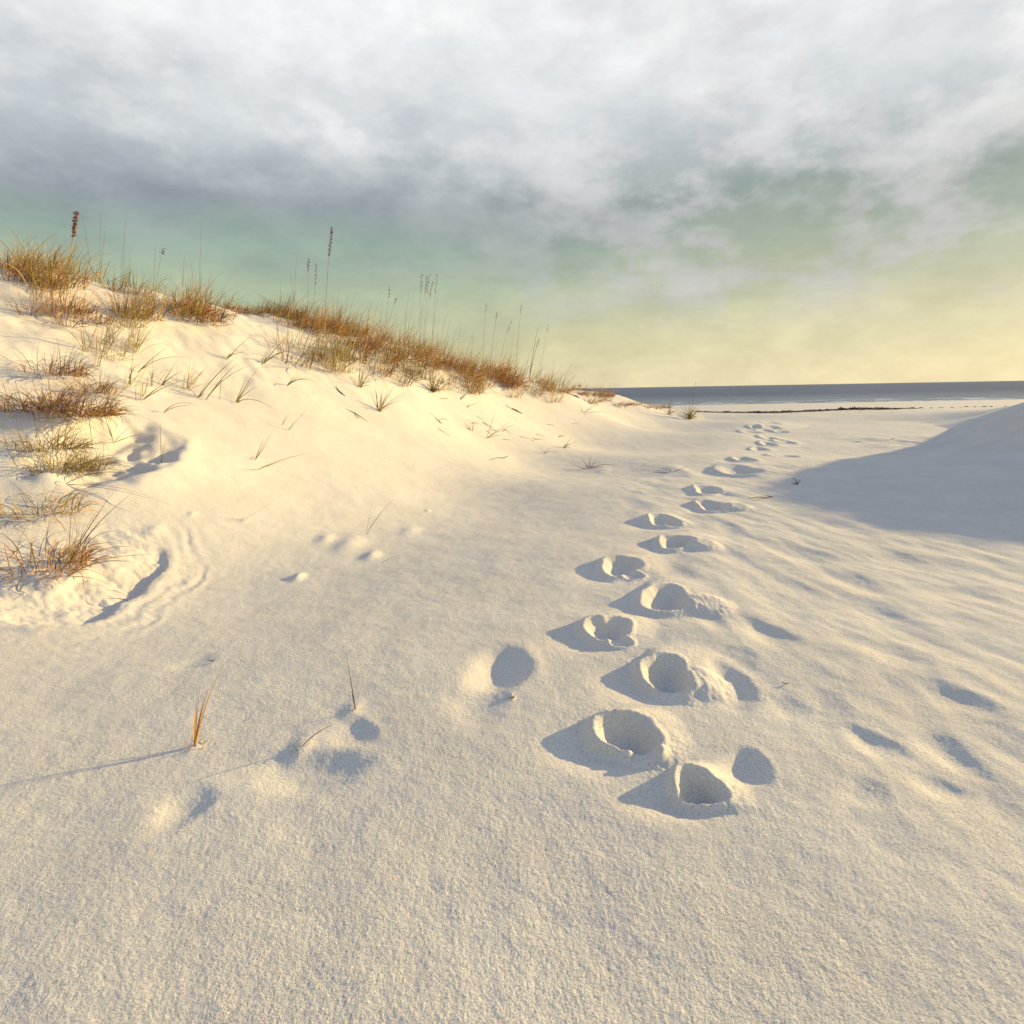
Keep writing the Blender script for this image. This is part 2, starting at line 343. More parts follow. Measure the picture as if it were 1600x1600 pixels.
azs = np.r_[np.linspace(-180, -58, 60)[:-1], np.linspace(-58, 58, 1180), np.linspace(58, 180, 60)[1:-1]]
rs = np.r_[np.geomspace(.25, 1.05, 40)[:-1], np.geomspace(1.05, 12, 760)[:-1], np.geomspace(12, 45, 240)[:-1], np.geomspace(45, 420, 70)]
aa, rr = np.meshgrid(np.radians(azs), rs)
X = (rr * np.sin(aa)).ravel(); Y = (rr * np.cos(aa)).ravel(); Z = H(X, Y)
na, nr = len(azs), len(rs)
i = np.arange(nr - 1)[:, None] * na; j = np.arange(na)[None]; j2 = (j + 1) % na
quads = np.stack([i + j, i + j2, i + na + j2, i + na + j], -1).reshape(-1, 4)[:, ::-1]
V = np.c_[X, Y, Z]
_az0 = np.radians(np.r_[azs, 180.0]); ZG = Z.reshape(nr, na); ZG = np.c_[ZG, ZG[:, 0]]; _Hfull = H
def H(x, y):
    '''height read off the finished sheet'''
    x = np.asarray(x, float); y = np.asarray(y, float)
    fi = np.interp(np.hypot(x, y), rs, np.arange(nr)); fj = np.interp(np.arctan2(x, y), _az0, np.arange(na + 1))
    i0 = np.minimum(fi.astype(int), nr - 2); j0 = np.minimum(fj.astype(int), na - 1); fi = fi - i0; fj = fj - j0
    return (ZG[i0, j0] * (1 - fj) + ZG[i0, j0 + 1] * fj) * (1 - fi) + (ZG[i0 + 1, j0] * (1 - fj) + ZG[i0 + 1, j0 + 1] * fj) * fi
# close the hole under the camera with one ring of triangles turned into thin quads
me = mesh_np('sand', V, quads, ms)
sand = link('sand', me); tag(sand, kind='structure')
cap_i = np.arange(na); cen = np.array([[0, 0, float(H(np.array([0.]), np.array([0.]))[0])]])
bpy.context.view_layer.update()

# ------------------------------------------------------------------ sea
mw, t, bw = mat('sea_water')
g = N(t, 'ShaderNodeNewGeometry')
mp = N(t, 'ShaderNodeMapping'); L(t, g.outputs['Position'], mp.inputs[0]); mp.inputs['Scale'].default_value = (.8, 1, 1)
w1 = noise(t, mp.outputs[0], .55, 5, .65); w2 = noise(t, mp.outputs[0], .09, 8, .75)
sepw = N(t, 'ShaderNodeSeparateXYZ'); L(t, g.outputs['Position'], sepw.inputs[0])
w3 = noise(t, mp.outputs[0], .014, 6, .75)
w2 = math_n(t, 'ADD', math_n(t, 'MULTIPLY', w2, .6), math_n(t, 'MULTIPLY', w3, .4))
shal = maprange(t, sepw.outputs[1], 190, 84)
foam = math_n(t, 'MULTIPLY', maprange(t, noise(t, mp.outputs[0], .22, 5, .7), .50, .60), math_n(t, 'MULTIPLY', maprange(t, sepw.outputs[1], 84, 90), maprange(t, sepw.outputs[1], 112, 96)))
L(t, mixc(t, math_n(t, 'MULTIPLY', foam, .8), mixc(t, math_n(t, 'MULTIPLY', shal, .8), ramp(t, w2, [(.3, (.012, .016, .042)), (.66, (.10, .135, .235))]), (.26, .31, .33)), (.72, .74, .75)), bw.inputs['Base Color'])
bw.inputs['Roughness'].default_value = .38; bw.inputs['IOR'].default_value = 1.33; bw.inputs['Specular IOR Level'].default_value = .32
bb = N(t, 'ShaderNodeBump'); bb.inputs['Strength'].default_value = 1; bb.inputs['Distance'].default_value = .9; L(t, w1, bb.inputs['Height']); L(t, bb.outputs[0], bw.inputs['Normal'])
ys = np.r_[np.linspace(60, 140, 60), np.geomspace(145, 25000, 60)]; xs = np.r_[-25000, -6000, -1500, np.linspace(-400, 400, 81), 1500, 6000, 25000]
xx, yy = np.meshgrid(xs, ys); zz = SEA + .05 * np.sin(yy * .9 + .3 * np.sin(xx * .05)) * (yy < 140)
i = np.arange(len(ys) - 1)[:, None] * len(xs); j = np.arange(len(xs) - 1)[None]
q = np.stack([i + j, i + j + 1, i + len(xs) + j + 1, i + len(xs) + j], -1).reshape(-1, 4)
sea = link('sea', mesh_np('sea', np.c_[xx.ravel(), yy.ravel(), zz.ravel()], q, mw)); tag(sea, kind='structure')

# ------------------------------------------------------------------ grass
def grass_mat(name, stops, rough=.55, trans=.15):
    m, t, b = mat(name); g = N(t, 'ShaderNodeNewGeometry'); oi = N(t, 'ShaderNodeObjectInfo')
    r_ = math_n(t, 'FRACT', math_n(t, 'ADD', g.outputs['Random Per Island'], math_n(t, 'MULTIPLY', oi.outputs['Random'], .35)))
    c = ramp(t, r_, stops)
    n_ = noise(t, g.outputs['Position'], 30, 2, .5)
    c = mixc(t, .5, c, ramp(t, n_, [(.3, (.65, .65, .65)), (.7, (1.25, 1.2, 1.1))]), 'MULTIPLY')
    L(t, c, b.inputs['Base Color']); b.inputs['Roughness'].default_value = rough; b.inputs['Specular IOR Level'].default_value = .3
    tr = N(t, 'ShaderNodeBsdfTranslucent'); L(t, c, tr.inputs[0]); mx = N(t, 'ShaderNodeMixShader'); mx.inputs[0].default_value = trans
    out = t.nodes['Material Output']; L(t, b.outputs[0], mx.inputs[1]); L(t, tr.outputs[0], mx.inputs[2]); L(t, mx.outputs[0], out.inputs[0])
    return m
m_rust = grass_mat('dry_rust_blades', [(0, (.30, .09, .025)), (.25, (.52, .21, .04)), (.55, (.62, .36, .09)), (.78, (.42, .26, .07)), (.92, (.20, .13, .045)), (1, (.09, .045, .03))])
m_gold = grass_mat('gold_green_blades', [(0, (.20, .17, .05)), (.3, (.34, .28, .07)), (.6, (.52, .38, .10)), (.85, (.17, .14, .045)), (1, (.40, .26, .08))])
m_green = grass_mat('olive_blades', [(0, (.10, .10, .035)), (.4, (.18, .16, .05)), (.75, (.26, .20, .06)), (1, (.13, .09, .04))])
m_dead = grass_mat('dead_grey_blades', [(0, (.12, .07, .05)), (.4, (.20, .12, .07)), (.7, (.30, .20, .11)), (1, (.10, .06, .05))])
m_seed = grass_mat('seed_husks', [(0, (.20, .06, .035)), (.5, (.32, .11, .06)), (1, (.24, .12, .06))])
m_stalk = grass_mat('stalk_straw', [(0, (.16, .10, .06)), (1, (.24, .16, .09))])

def ribbons(curves, widths, fold=.35):
    """curves: list of (k,3) points; one V-folded tapering blade each"""
    Vs, Fs = [], []; o = 0
    for c, w in zip(curves, widths):
        k = len(c); tg = np.gradient(c, axis=0); tg /= np.linalg.norm(tg, axis=1)[:, None] + 1e-9
        a = rng.uniform(0, 6.28); ref = np.array([math.cos(a), math.sin(a), .15])
        sd_ = np.cross(tg, ref); sd_ /= np.linalg.norm(sd_, axis=1)[:, None] + 1e-9; nn = np.cross(sd_, tg)
        s = np.linspace(0, 1, k); wd = (w * np.minimum(1, .55 + 1.8 * s) * (1 - s ** 1.7) + .0006)[:, None] / 2
        l = c - sd_ * wd + nn * wd * fold; r_ = c + sd_ * wd + nn * wd * fold
        Vs.append(np.stack([l, c, r_], 1).reshape(-1, 3))
        b = o + np.arange(k - 1)[:, None] * 3
        f = np.concatenate([np.c_[b, b + 1, b + 4, b + 3], np.c_[b + 1, b + 2, b + 5, b + 4]]); Fs.append(f); o += 3 * k
    return np.concatenate(Vs), np.concatenate(Fs)
def tubes(curves, r0_, r1_, sides=5):
    Vs, Fs = [], []; o = 0
    for c in curves:
        k = len(c); tg = np.gradient(c, axis=0); tg /= np.linalg.norm(tg, axis=1)[:, None] + 1e-9
        sd_ = np.cross(tg, np.array([.31, .95, .02])); sd_ /= np.linalg.norm(sd_, axis=1)[:, None] + 1e-9; nn = np.cross(sd_, tg)
        rad = np.linspace(r0_, r1_, k)[:, None, None]; an = np.linspace(0, 2 * np.pi, sides, endpoint=False)[None, :, None]
        Vs.append((c[:, None] + rad * (np.cos(an) * sd_[:, None] + np.sin(an) * nn[:, None])).reshape(-1, 3))
        b = o + (np.arange(k - 1)[:, None] * sides + np.arange(sides)[None]); b2 = o + (np.arange(k - 1)[:, None] * sides + (np.arange(sides)[None] + 1) % sides)
        Fs.append(np.stack([b, b2, b2 + sides, b + sides], -1).reshape(-1, 4)); o += k * sides
    return np.concatenate(Vs), np.concatenate(Fs)
def free_blade(base, az_, tilt, bend, ln, k=7):
    """a blade that starts at a tilt from upright and bends over with its length"""
    s = np.linspace(0, 1, k); th = tilt + bend * s ** 1.4; ds = ln / (k - 1)
    hx = np.cumsum(np.r_[0, np.sin(th[:-1]) * ds]); hz = np.cumsum(np.r_[0, np.cos(th[:-1]) * ds])
    tw = .25 * rng.normal() * s
    return base + np.c_[hx * np.cos(az_ + tw), hx * np.sin(az_ + tw), hz]
def clump_curves(nb, Rr, Hh, wind=(.5, .1), spread=.45, flop=.9):
    cs = []
    for _ in range(nb):
        a = rng.uniform(0, 6.28); rr_ = Rr * math.sqrt(rng.uniform()); b = np.array([rr_ * math.cos(a), rr_ * math.sin(a) * .8, -.02])
        dx = math.cos(a) * .8 + wind[0] + .5 * rng.normal(); dy = math.sin(a) * .8 + wind[1] + .5 * rng.normal()
        ln = Hh * rng.uniform(.45, 1.15)
        cs.append(free_blade(b, math.atan2(dy, dx), abs(rng.normal()) * spread * .6 + .05, abs(rng.normal()) * flop, ln))
    return cs
def blades_mesh(name, cs, w, m): 
    V_, F_ = ribbons(cs, [w * rng.uniform(.6, 1.3) for _ in cs]); return mesh_np(name, V_, F_, m)

def variant(kind):
    if kind == 'rust':   a = clump_curves(36, .30, .56, wind=(.7, .1), spread=.75); d_ = clump_curves(26, .22, .34, spread=1.2, flop=1.6); return blades_mesh('blades', a, .0065, m_rust), blades_mesh('dead_blades', d_, .011, m_dead)
    if kind == 'gold':   a = clump_curves(26, .24, .62, wind=(.8, .1), spread=.75); d_ = clump_curves(16, .15, .30, spread=1.2, flop=1.5); return blades_mesh('blades', a, .0065, m_gold), blades_mesh('dead_blades', d_, .007, m_rust)
    if kind == 'green':  a = clump_curves(30, .20, .52, spread=.6, flop=.6); d_ = clump_curves(12, .12, .26, spread=1.2, flop=1.5); return blades_mesh('blades', a, .008, m_green), blades_mesh('dead_blades', d_, .010, m_dead)
    if kind == 'mat':    a = clump_curves(56, .34, .30, spread=1.3, flop=1.5); d_ = clump_curves(46, .34, .22, spread=1.5, flop=1.5); return blades_mesh('blades', a, .011, m_rust), blades_mesh('dead_blades', d_, .012, m_dead)
    if kind == 'sparse': a = clump_curves(9, .05, .46, wind=(.8, 0), spread=.7, flop=.9); return blades_mesh('blades', a, .008, m_gold), None
VAR = {k: [variant(k) for _ in range(nv)] for k, nv in (('rust', 6), ('gold', 6), ('green', 5), ('mat', 5), ('sparse', 7))}
def place_clump(kind, p, scale, label, group, name='grass_clump', rz=None):
    a, d_ = random.choice(VAR[kind])
    o = link(name, a, None, p); o.rotation_euler = (random.uniform(-.08, .08), random.uniform(-.08, .08), random.uniform(-.5, .5) if rz is None else rz)
    s = scale * random.uniform(.8, 1.2); o.scale = (s, s, s * random.uniform(.85, 1.15))
    tag(o, label, 'grass clump', group)
    if d_: link('dead_blades', d_, o)
    return o
def scatter(poly_pts, kinds, count, scale, label, group, jit=(14, 8), back=0.0, hide=None):
    """clumps strewn about a line of picture points, each set on the sand where that line of sight meets it"""
    q = np.array(poly_pts, float); seg = np.r_[0, np.cumsum(np.hypot(*np.diff(q, axis=0).T))]
    s = rng.uniform(0, seg[-1], count); u = np.interp(s, seg, q[:, 0]) + rng.normal(0, jit[0], count); v = np.interp(s, seg, q[:, 1]) + rng.normal(0, jit[1], count)
    p, tt, ok = hit(u, v, H)
    for k in range(count):
        if not ok[k] or tt[k] > 45: continue
        pp = p[k].copy()
        if back: 
            b = rng.uniform(0, back); pp[0] -= .5 * b; pp[1] += .8 * b
        pp[2] = float(H(np.array([pp[0]]), np.array([pp[1]]))[0])
        place_clump(random.choice(kinds), pp, scale, label, group)

scatter([(20, 415), (75, 448), (118, 480)], ['rust', 'rust', 'gold'], 20, .95, 'rust brown beach grass clump massed on the dune top at far left', 'rusty grass clumps on the dune top at far left', (16, 18))
scatter([(40, 480), (100, 492), (135, 504)], ['rust', 'mat'], 9, .75, 'rust brown beach grass clump massed on the dune top at far left', 'rusty grass clumps on the dune top at far left', (14, 8))
scatter([(185, 505), (212, 498), (240, 500)], ['rust', 'rust', 'gold'], 10, .95, 'rust gold grass clump in the patch below the bare sandy knoll', 'grass clumps below the bare sandy knoll', (10, 8))
scatter([(250, 476), (290, 482), (318, 486), (320, 506)], ['rust', 'rust', 'gold', 'mat'], 15, 1.1, 'orange grass clump on the right shoulder of the sandy knoll', 'grass clumps on the shoulder of the knoll', (10, 8))
scatter([(170, 452), (250, 466)], ['green', 'sparse'], 8, .7, 'thin grass tuft along the top of the bare sandy knoll', 'thin tufts on top of the knoll', (10, 3))
scatter([(360, 488), (440, 498), (480, 505)], ['green', 'mat', 'green'], 18, .85, 'dark green grass tuft with dark litter on the crest behind the bare slope', 'dark tufts on the crest behind the bare slope', (10, 3), 1.0)
scatter([(455, 506), (500, 516), (560, 534)], ['rust', 'gold', 'rust', 'mat'], 26, 1.05, 'rust orange grass clump crowded on the upper middle of the crest', 'rust clumps crowded on the upper crest', (14, 8), .6)
scatter([(560, 540), (640, 560), (700, 575)], ['rust', 'gold', 'rust', 'mat'], 36, 1.15, 'gold brown grass clump in the dense band along the middle of the crest', 'clumps in the dense middle band of the crest', (18, 12), .4)
scatter([(700, 578), (780, 598), (870, 614)], ['rust', 'rust', 'mat', 'gold'], 46, 1.3, 'rusty low grass clump in the dense band descending towards the sea', 'clumps in the band descending to the sea', (18, 9), .3)
scatter([(860, 612), (920, 620), (960, 624)], ['rust', 'mat', 'mat'], 14, 1.1, 'low red brown grass mat at the seaward foot of the dune crest', 'low grass mats at the seaward end', (12, 4), .5)
scatter([(450, 540), (540, 572), (650, 592)], ['gold', 'green', 'gold', 'rust', 'sparse'], 28, 1.15, 'yellow green grass tuft on the dune face below the crest band', 'yellow green tufts on the dune face below the crest', (26, 15))
scatter([(640, 590), (730, 610), (840, 628)], ['gold', 'green', 'sparse', 'rust'], 20, 1.1, 'straw coloured tuft scattered on the lower face under the seaward grass band', 'straw tufts under the seaward grass band', (24, 9))
scatter([(960, 628), (1010, 634), (1040, 640)], ['mat'], 8, 1.0, 'flat reddish grass scrap trailing to the beach before the sea', 'flat grass scraps trailing to the beach', (12, 3))
scatter([(140, 560), (190, 545), (230, 560)], ['sparse', 'gold', 'sparse'], 12, .9, 'thin arching grass tuft on the slope under the knoll grass', 'thin arching tufts on the slope under the knoll', (22, 12))
scatter([(160, 620), (250, 610), (330, 600)], ['sparse'], 9, .8, 'few bladed grass tuft leaning right on the bright upper slope', 'few bladed tufts leaning on the bright slope', (30, 14))

# -------- single tufts told apart in the photograph: base point, then tip points (with a sideways sag)
def tuft(base_px, tips, label, w=.006, m=None, name='grass_tuft', extra=0, exh=.15, dead=None):
    p, tt, ok = hit(base_px[0], base_px[1], H); p = p[0]; tz = tt[0]; cs = []
    for tp in tips:
        u, v = tp[:2]; sag = tp[2] if len(tp) > 2 else .12; du = tp[3] if len(tp) > 3 else 0
        b = at(base_px[0] + du, base_px[1], np.array(tz)); b[2] = float(H(b[:1], b[1:2])[0]) - .015
        e = at(u, v, np.array(tz + rng.uniform(-.05, .08) * min(tz, 4) * .3))
        ln = np.linalg.norm(e - b); mid = (b + e) / 2 + np.array([-.3 * sag * ln * np.sign(e[0] - b[0] + 1e-6), 0, sag * ln])
        s = np.linspace(0, 1, 9)[:, None]; cs.append((1 - s) ** 2 * b + 2 * s * (1 - s) * mid + s * s * e - p)
    if extra:
        for c in clump_curves(extra, .04, exh, spread=.9, flop=1.2): cs.append(c)
    V_, F_ = ribbons(cs, [w * rng.uniform(.75, 1.2) for _ in cs])
    o = link(name, mesh_np('blades', V_, F_, m or m_gold), None, p); tag(o, label, 'grass tuft')
    if dead:
        link('dead_blades', blades_mesh('dead_blades', clump_curves(dead, .05, exh * .7, spread=1.3, flop=1.4), w, m_dead), o)
    return o
tuft((303, 1166), [(350, 1037, .10), (313, 1068, .04), (300, 1122, .03), (315, 1118, .05), (311, 1142, .05, 4), (306, 1100, .04), (320, 1090, .08), (309, 1075, .04, 2), (326, 1075, .08), (304, 1110, 0, -2)], 'lone spiky grass tuft in the foreground at lower left with a long thin shadow', .0055, m_rust, extra=5, exh=.07)
tuft((556, 1108), [(541, 1018, -.03), (549, 1080, .02), (552, 1090, .02), (578, 1106, .2)], 'yellow green sprout with one tall hair thin stem in the left foreground', .006, m_green, extra=3, exh=.05)
tuft((468, 1166), [(420, 1178, .25), (522, 1132, .15), (471, 1152, .05), (440, 1180, .2)], 'small withered tuft with drooping runners beside a soft hollow in the foreground', .006, m_dead, extra=6, exh=.05)
tuft((571, 836), [(582, 786, .05), (614, 781, .10)], 'two blade V shaped sprout on smooth sand at the middle left', .007, m_green)
tuft((252, 723), [(250, 658, 0), (264, 664, .03), (256, 690, .02)], 'upright sprout of thin blades on smooth sand right of the left hollow', .007, m_green, extra=2, exh=.1)
tuft((398, 718), [(428, 672, .04), (413, 684, .02), (420, 690, .03)], 'short slanted pair of blades standing on the smooth pale slope', .008, m_green)
tuft((400, 733), [(481, 708, .06), (440, 722, .05)], 'almost flat long blade lying right on the smooth pale slope', .008, m_gold)
tuft((382, 812), [(400, 788, .03), (442, 779, .10)], 'faint thin two bladed sprout low on the pale slope', .006, m_gold)
tuft((310, 620), [(348, 562, .04), (375, 555, .10), (330, 585, .03), (372, 566, .06, 10), (345, 582, .02, 10), (360, 590, .12), (395, 570, .18, 10), (322, 590, .02)], 'stout tuft of dark slanted blades on the bright upper slope', .011, m_green, extra=4, exh=.15)
tuft((368, 628), [(405, 573, .04), (398, 590, .03), (406, 602, .10), (385, 590, .02), (345, 632, .05), (430, 640, .35)], 'open fan of slanted blades just right of the stout dark tuft', .010, m_gold, extra=3, exh=.15)
tuft((343, 624), [(347, 572, 0)], 'single upright reddish stem between two slanted tufts on the upper slope', .008, m_dead)
tuft((252, 601), [(279, 562, .05), (270, 575, .02), (285, 580, .12), (262, 574, .0)], 'small dark tuft on the upper slope left of an upright stem', .010, m_green, extra=3, exh=.12)
tuft((276, 606), [(277, 560, 0)], 'upright single stem beside the small dark tuft', .009, m_rust)
tuft((222, 624), [(265, 602, .08), (302, 590, .10), (245, 608, .04), (285, 592, .15)], 'long blades lying low to the right above the left hollow', .011, m_gold)
tuft((214, 581), [(250, 550, .03), (262, 542, .05), (235, 570, .1), (300, 560, .25)], 'thin long bladed tuft high on the slope under the knoll', .009, m_gold)
tuft((254, 644), [(300, 634, .18), (336, 647, .40), (285, 628, .15)], 'arching blades bowed over the smooth slope to the right', .008, m_gold)
tuft((440, 664), [(457, 640, .02), (448, 648, .02)], 'tiny slanted pair of blades left of a longer slanted blade', .009, m_gold)
tuft((450, 672), [(481, 638, .03), (462, 655, .02)], 'longer slanted blade alone on the pale slope in the middle', .010, m_green)
tuft((412, 566), [(447, 528, .05), (430, 545, .02), (452, 545, .10), (420, 540, 0), (440, 520, .03), (465, 548, .2)], 'dark bushy tuft at the left edge of the crest grass shadows', .013, m_green, extra=10, exh=.3)
tuft((354, 560), [(392, 526, .06), (372, 545, .03), (386, 550, .2), (365, 540, .02)], 'sparse slanted tuft on the sand below the dark crest', .012, m_gold, extra=4, exh=.2)
tuft((448, 602), [(470, 585, .05), (492, 596, .3), (460, 588, .03), (480, 590, .15)], 'small bent tuft left of the long crossed tuft on the face', .012, m_gold)
tuft((592, 642), [(585, 600, -.02), (600, 598, .0), (617, 601, .03), (640, 612, .12), (657, 617, .20), (578, 610, -.04), (608, 606, .02), (630, 625, .15), (596, 612, 0)], 'large pale spiky tuft lowest on the middle dune face', .014, m_gold, extra=8, exh=.4)
tuft((562, 604), [(552, 570, -.02), (570, 565, .02), (562, 560, 0), (580, 580, .1), (545, 590, -.1)], 'upright straw tuft above and left of the large pale spiky tuft', .014, m_gold, extra=12, exh=.45)
tuft((676, 612), [(668, 560, -.02), (676, 555, 0), (690, 580, .04), (705, 590, .12), (660, 575, -.03), (684, 566, .02), (664, 590, -.05)], 'bright yellow grass tuft with dark litter at its foot on the dune face', .016, m_gold, extra=18, exh=.6, dead=20)
tuft((760, 684), [(800, 658, .04), (808, 662, .08), (790, 668, .02), (775, 640, 0), (730, 670, -.05), (785, 680, .1)], 'fallen crossed stems low on the dune face right of centre', .014, m_gold)
tuft((737, 673), [(722, 655, -.05), (745, 650, .02), (750, 655, .04), (712, 668, -.1)], 'small pale tuft left of the fallen crossed stems', .013, m_gold, extra=4, exh=.3)
tuft((905, 604), [(893, 582, -.03), (900, 575, 0), (918, 578, .03), (924, 585, .06), (908, 580, .0), (888, 590, -.05), (915, 590, .05), (930, 600, .1)], 'spiky red tuft standing alone on the far end of the crest', .020, m_rust, extra=22, exh=.7, dead=14)
tuft((921, 732), [(907, 714, -.02), (922, 711, 0), (895, 726, -.1), (945, 726, .1), (960, 735, .2), (965, 728, .2)], 'flattened grey grass scrap with two upright stems on the flat sand', .010, m_dead, extra=16, exh=.22)
tuft((1050, 738), [(1000, 742, .08), (1030, 730, .1), (1075, 730, .1), (1095, 740, .06), (1020, 745, .05)], 'buried grass runner half covered with sand left of the footprints', .010, m_dead, extra=5, exh=.15)
tuft((912, 645), [(938, 630, .1), (905, 632, -.05), (925, 640, .3), (960, 646, .1)], 'thin bent blades low on the far dune toe', .014, m_dead)
tuft((880, 700), [(868, 690, .1), (902, 690, .1), (893, 684, .05), (860, 700, .2)], 'dry scrap of bent blades on the dune toe left of the trail', .011, m_dead, extra=6, exh=.2)
tuft((850, 708), [(842, 696, .02), (862, 698, .08), (873, 708, .3)], 'second dry scrap at the dune toe nearest the flat', .010, m_dead, extra=5, exh=.2)
tuft((590, 880), [(622, 868, .05)], 'tiny twig sprout at the right end of the small sand ridge', .006, m_green)
tuft((1077, 655), [(1060, 628, -.04), (1068, 624, 0), (1078, 620, .0), (1085, 622, .02), (1092, 628, .06), (1095, 640, .1), (1055, 640, -.08), (1082, 632, .02)], 'golden bushy grass tuft alone on the beach before the sea', .026, m_gold, extra=46, exh=.75)
tuft((1045, 648), [(1035, 640, -.05), (1048, 636, 0), (1056, 640, .04)], 'low gold tuft just left of the lone beach tuft', .024, m_gold, extra=14, exh=.45)

# -------- the big tangled bush and runners at the left edge
def bush(base_px, n_, rad, hgt, label, m1, m2, w=.008, wind=(.5, -.1)):
    p, tt, ok = hit(*base_px, H); p = p[0]
    root = bpy.data.objects.new('grass_bush', None); C.objects.link(root); root.location = p; tag(root, label, 'grass clump')
    link('blades', blades_mesh('blades', clump_curves(n_, rad, hgt, wind, 1.3, 2.6), w, m1), root)
    link('dead_blades', blades_mesh('dead_blades', clump_curves(n_, rad * 1.15, hgt * .7, wind, 1.3, 2.3), w * .9, m2), root)
    return root
bush((122, 648), 260, .34, .40, 'big tangled brown grass bush overhanging the purple hollow at the left edge', m_dead, m_rust, .006)
bush((95, 735), 190, .32, .36, 'pale curling grass bush below the brown one at the left edge', m_gold, m_dead, .006)
bush((60, 640), 180, .34, .42, 'brown grass bush left of the one overhanging the hollow', m_rust, m_dead)
bush((70, 885), 110, .30, .40, 'reddish curling grass clump inside the scoured bowl at lower left', m_rust, m_dead, .006)
bush((80, 585), 150, .32, .40, 'dark brown grass tangle above the overhanging bush at the left edge', m_dead, m_rust, .006)
bush((140, 612), 110, .24, .30, 'small brown grass tangle on the right shoulder of the overhanging bush', m_dead, m_rust, .006)
bush((70, 700), 150, .32, .36, 'straw and brown grass tangle between the two left edge bushes', m_gold, m_dead, .006)
bush((66, 800), 90, .26, .36, 'straw grass bush above the scoured bowl at the left edge', m_gold, m_rust, .006)
tuft((105, 880), [(205, 772, .10), (180, 765, .05), (150, 800, .04), (190, 850, .35), (120, 790, 0), (112, 770, -.02)], 'dark long stems rising right out of the scoured bowl', .007, m_green, extra=6, exh=.25)
tuft((100, 755), [(275, 792, .10), (260, 785, .14), (200, 740, .2), (180, 745, .3)], 'long runners arching right from the left edge over the terraced sand', .007, m_dead)
tuft((104, 900), [(215, 880, .25), (212, 855, .3), (170, 912, .2), (140, 870, .1), (128, 850, .0)], 'reddish looping stems low in the scoured bowl', .007, m_rust, extra=8, exh=.2)
tuft((177, 690), [(158, 630, -.02), (222, 678, .05), (205, 665, .05), (168, 650, 0)], 'bare dark stem standing in the purple hollow', .008, m_dead)
tuft((210, 938), [(165, 935, .1), (168, 922, .2), (218, 932, .05)], 'hooked dry runner lying on the sand in front of the bowl', .006, m_dead)
tuft((150, 720), [(200, 742, .15), (215, 735, .15), (180, 715, .1)], 'thin fallen stems between the left hollow and the terraces', .007, m_dead, extra=4, exh=.15)

# -------- sea oats: leaves, stalks, seed heads
def seed_head(c, dense, ln):
    """flat drooping spikelets along the top of a stalk"""
    Vs, Fs = [], []; o = 0
    nn = dense
    for k in range(nn):
        s = 1 - (k / nn) * ln; i_ = s * (len(c) - 1); a = int(min(i_, len(c) - 2)); q = c[a] + (c[a + 1] - c[a]) * (i_ - a)
        az_ = rng.uniform(0, 6.28); L_ = rng.uniform(.026, .058); Wd = L_ * .34; out_ = np.array([math.cos(az_), math.sin(az_), 0])
        dr = out_ * .8 + np.array([0, 0, rng.uniform(-1.1, .25)]); dr /= np.linalg.norm(dr); sd_ = np.cross(dr, [0, 0, 1.]); sd_ /= np.linalg.norm(sd_); nn_ = np.cross(sd_, dr)
        st = q + out_ * .004
        Vs += [st, st + dr * L_ * .45 + sd_ * Wd, st + dr * L_, st + dr * L_ * .45 - sd_ * Wd, st + dr * L_ * .45 + nn_ * .006, st + dr * L_ * .45 - nn_ * .006]
        for f in ((0, 1, 4, 4), (1, 2, 4, 4), (2, 3, 4, 4), (3, 0, 4, 4), (1, 0, 5, 5), (2, 1, 5, 5), (3, 2, 5, 5), (0, 3, 5, 5)): Fs.append([x + o for x in f[:3]])
        o += 6
    return np.array(Vs), np.array(Fs)
def oats(base_px, stalks, label, group=None, r_=.004, leaves=14, lh=.5, back=0.0, dense=34):
    p, tt, ok = hit(*base_px, H); p = p[0]; tz = tt[0]
    if back:
        p = p + np.array([-.4, .9, 0]) * back; p[2] = float(H(p[:1], p[1:2])[0]); tz = float((p - CP) @ fw)
    root = bpy.data.objects.new('sea_oats', None); C.objects.link(root); root.location = p; tag(root, label, 'sea oats', group)
    if leaves: link('leaves', blades_mesh('leaves', clump_curves(leaves, .08, lh, spread=.5), .009, m_gold), root)
    for (u, v, frac) in stalks:
        e = at(u, v, np.array(tz + rng.uniform(-.1, .1))) - p; b = np.array([rng.uniform(-.03, .03), rng.uniform(-.03, .03), -.02])
        mid = (b + e) / 2 + np.array([-.12 * e[0], 0, .06 * e[2]]); s = np.linspace(0, 1, 16)[:, None]
        c = (1 - s) ** 2 * b + 2 * s * (1 - s) * mid + s * s * e
        V_, F_ = tubes([c], r_, r_ * .45); st = link('stalk', mesh_np('stalk', V_, F_, m_stalk), root)
        if frac:
            V_, F_ = seed_head(c, dense, frac); link('seed_head', mesh_np('seed_head', V_, F_, m_seed, False), st)
    return root
oats((110, 430), [(119, 330, .42)], 'thick stalked sea oats with a red seed head at the top left corner', None, .006, 16, .6, 0, 110)
oats((506, 510), [(519, 354, .32)], 'tallest sea oats on the crest with one dark red seed head', None, .006, 16, .5, 0, 80)
oats((484, 508), [(482, 404, .22)], 'sea oats with a small seed head left of the tallest stalk', None, .004, 8, .5, .5, 20)
oats((494, 509), [(495, 412, .36)], 'sea oats with a drooping thin head between two stalks on the crest', None, .004, 8, .5, .5, 22)
oats((612, 540), [(609, 448, .22), (620, 464, .2)], 'pair of thin sea oats left of the group of pale plumes', None, .004, 8, .5, .6, 14)
oats((664, 556), [(659, 428, .26), (668, 430, .28)], 'pale plumed sea oats forming the left of the tall cluster', None, .004, 10, .5, .6, 22)
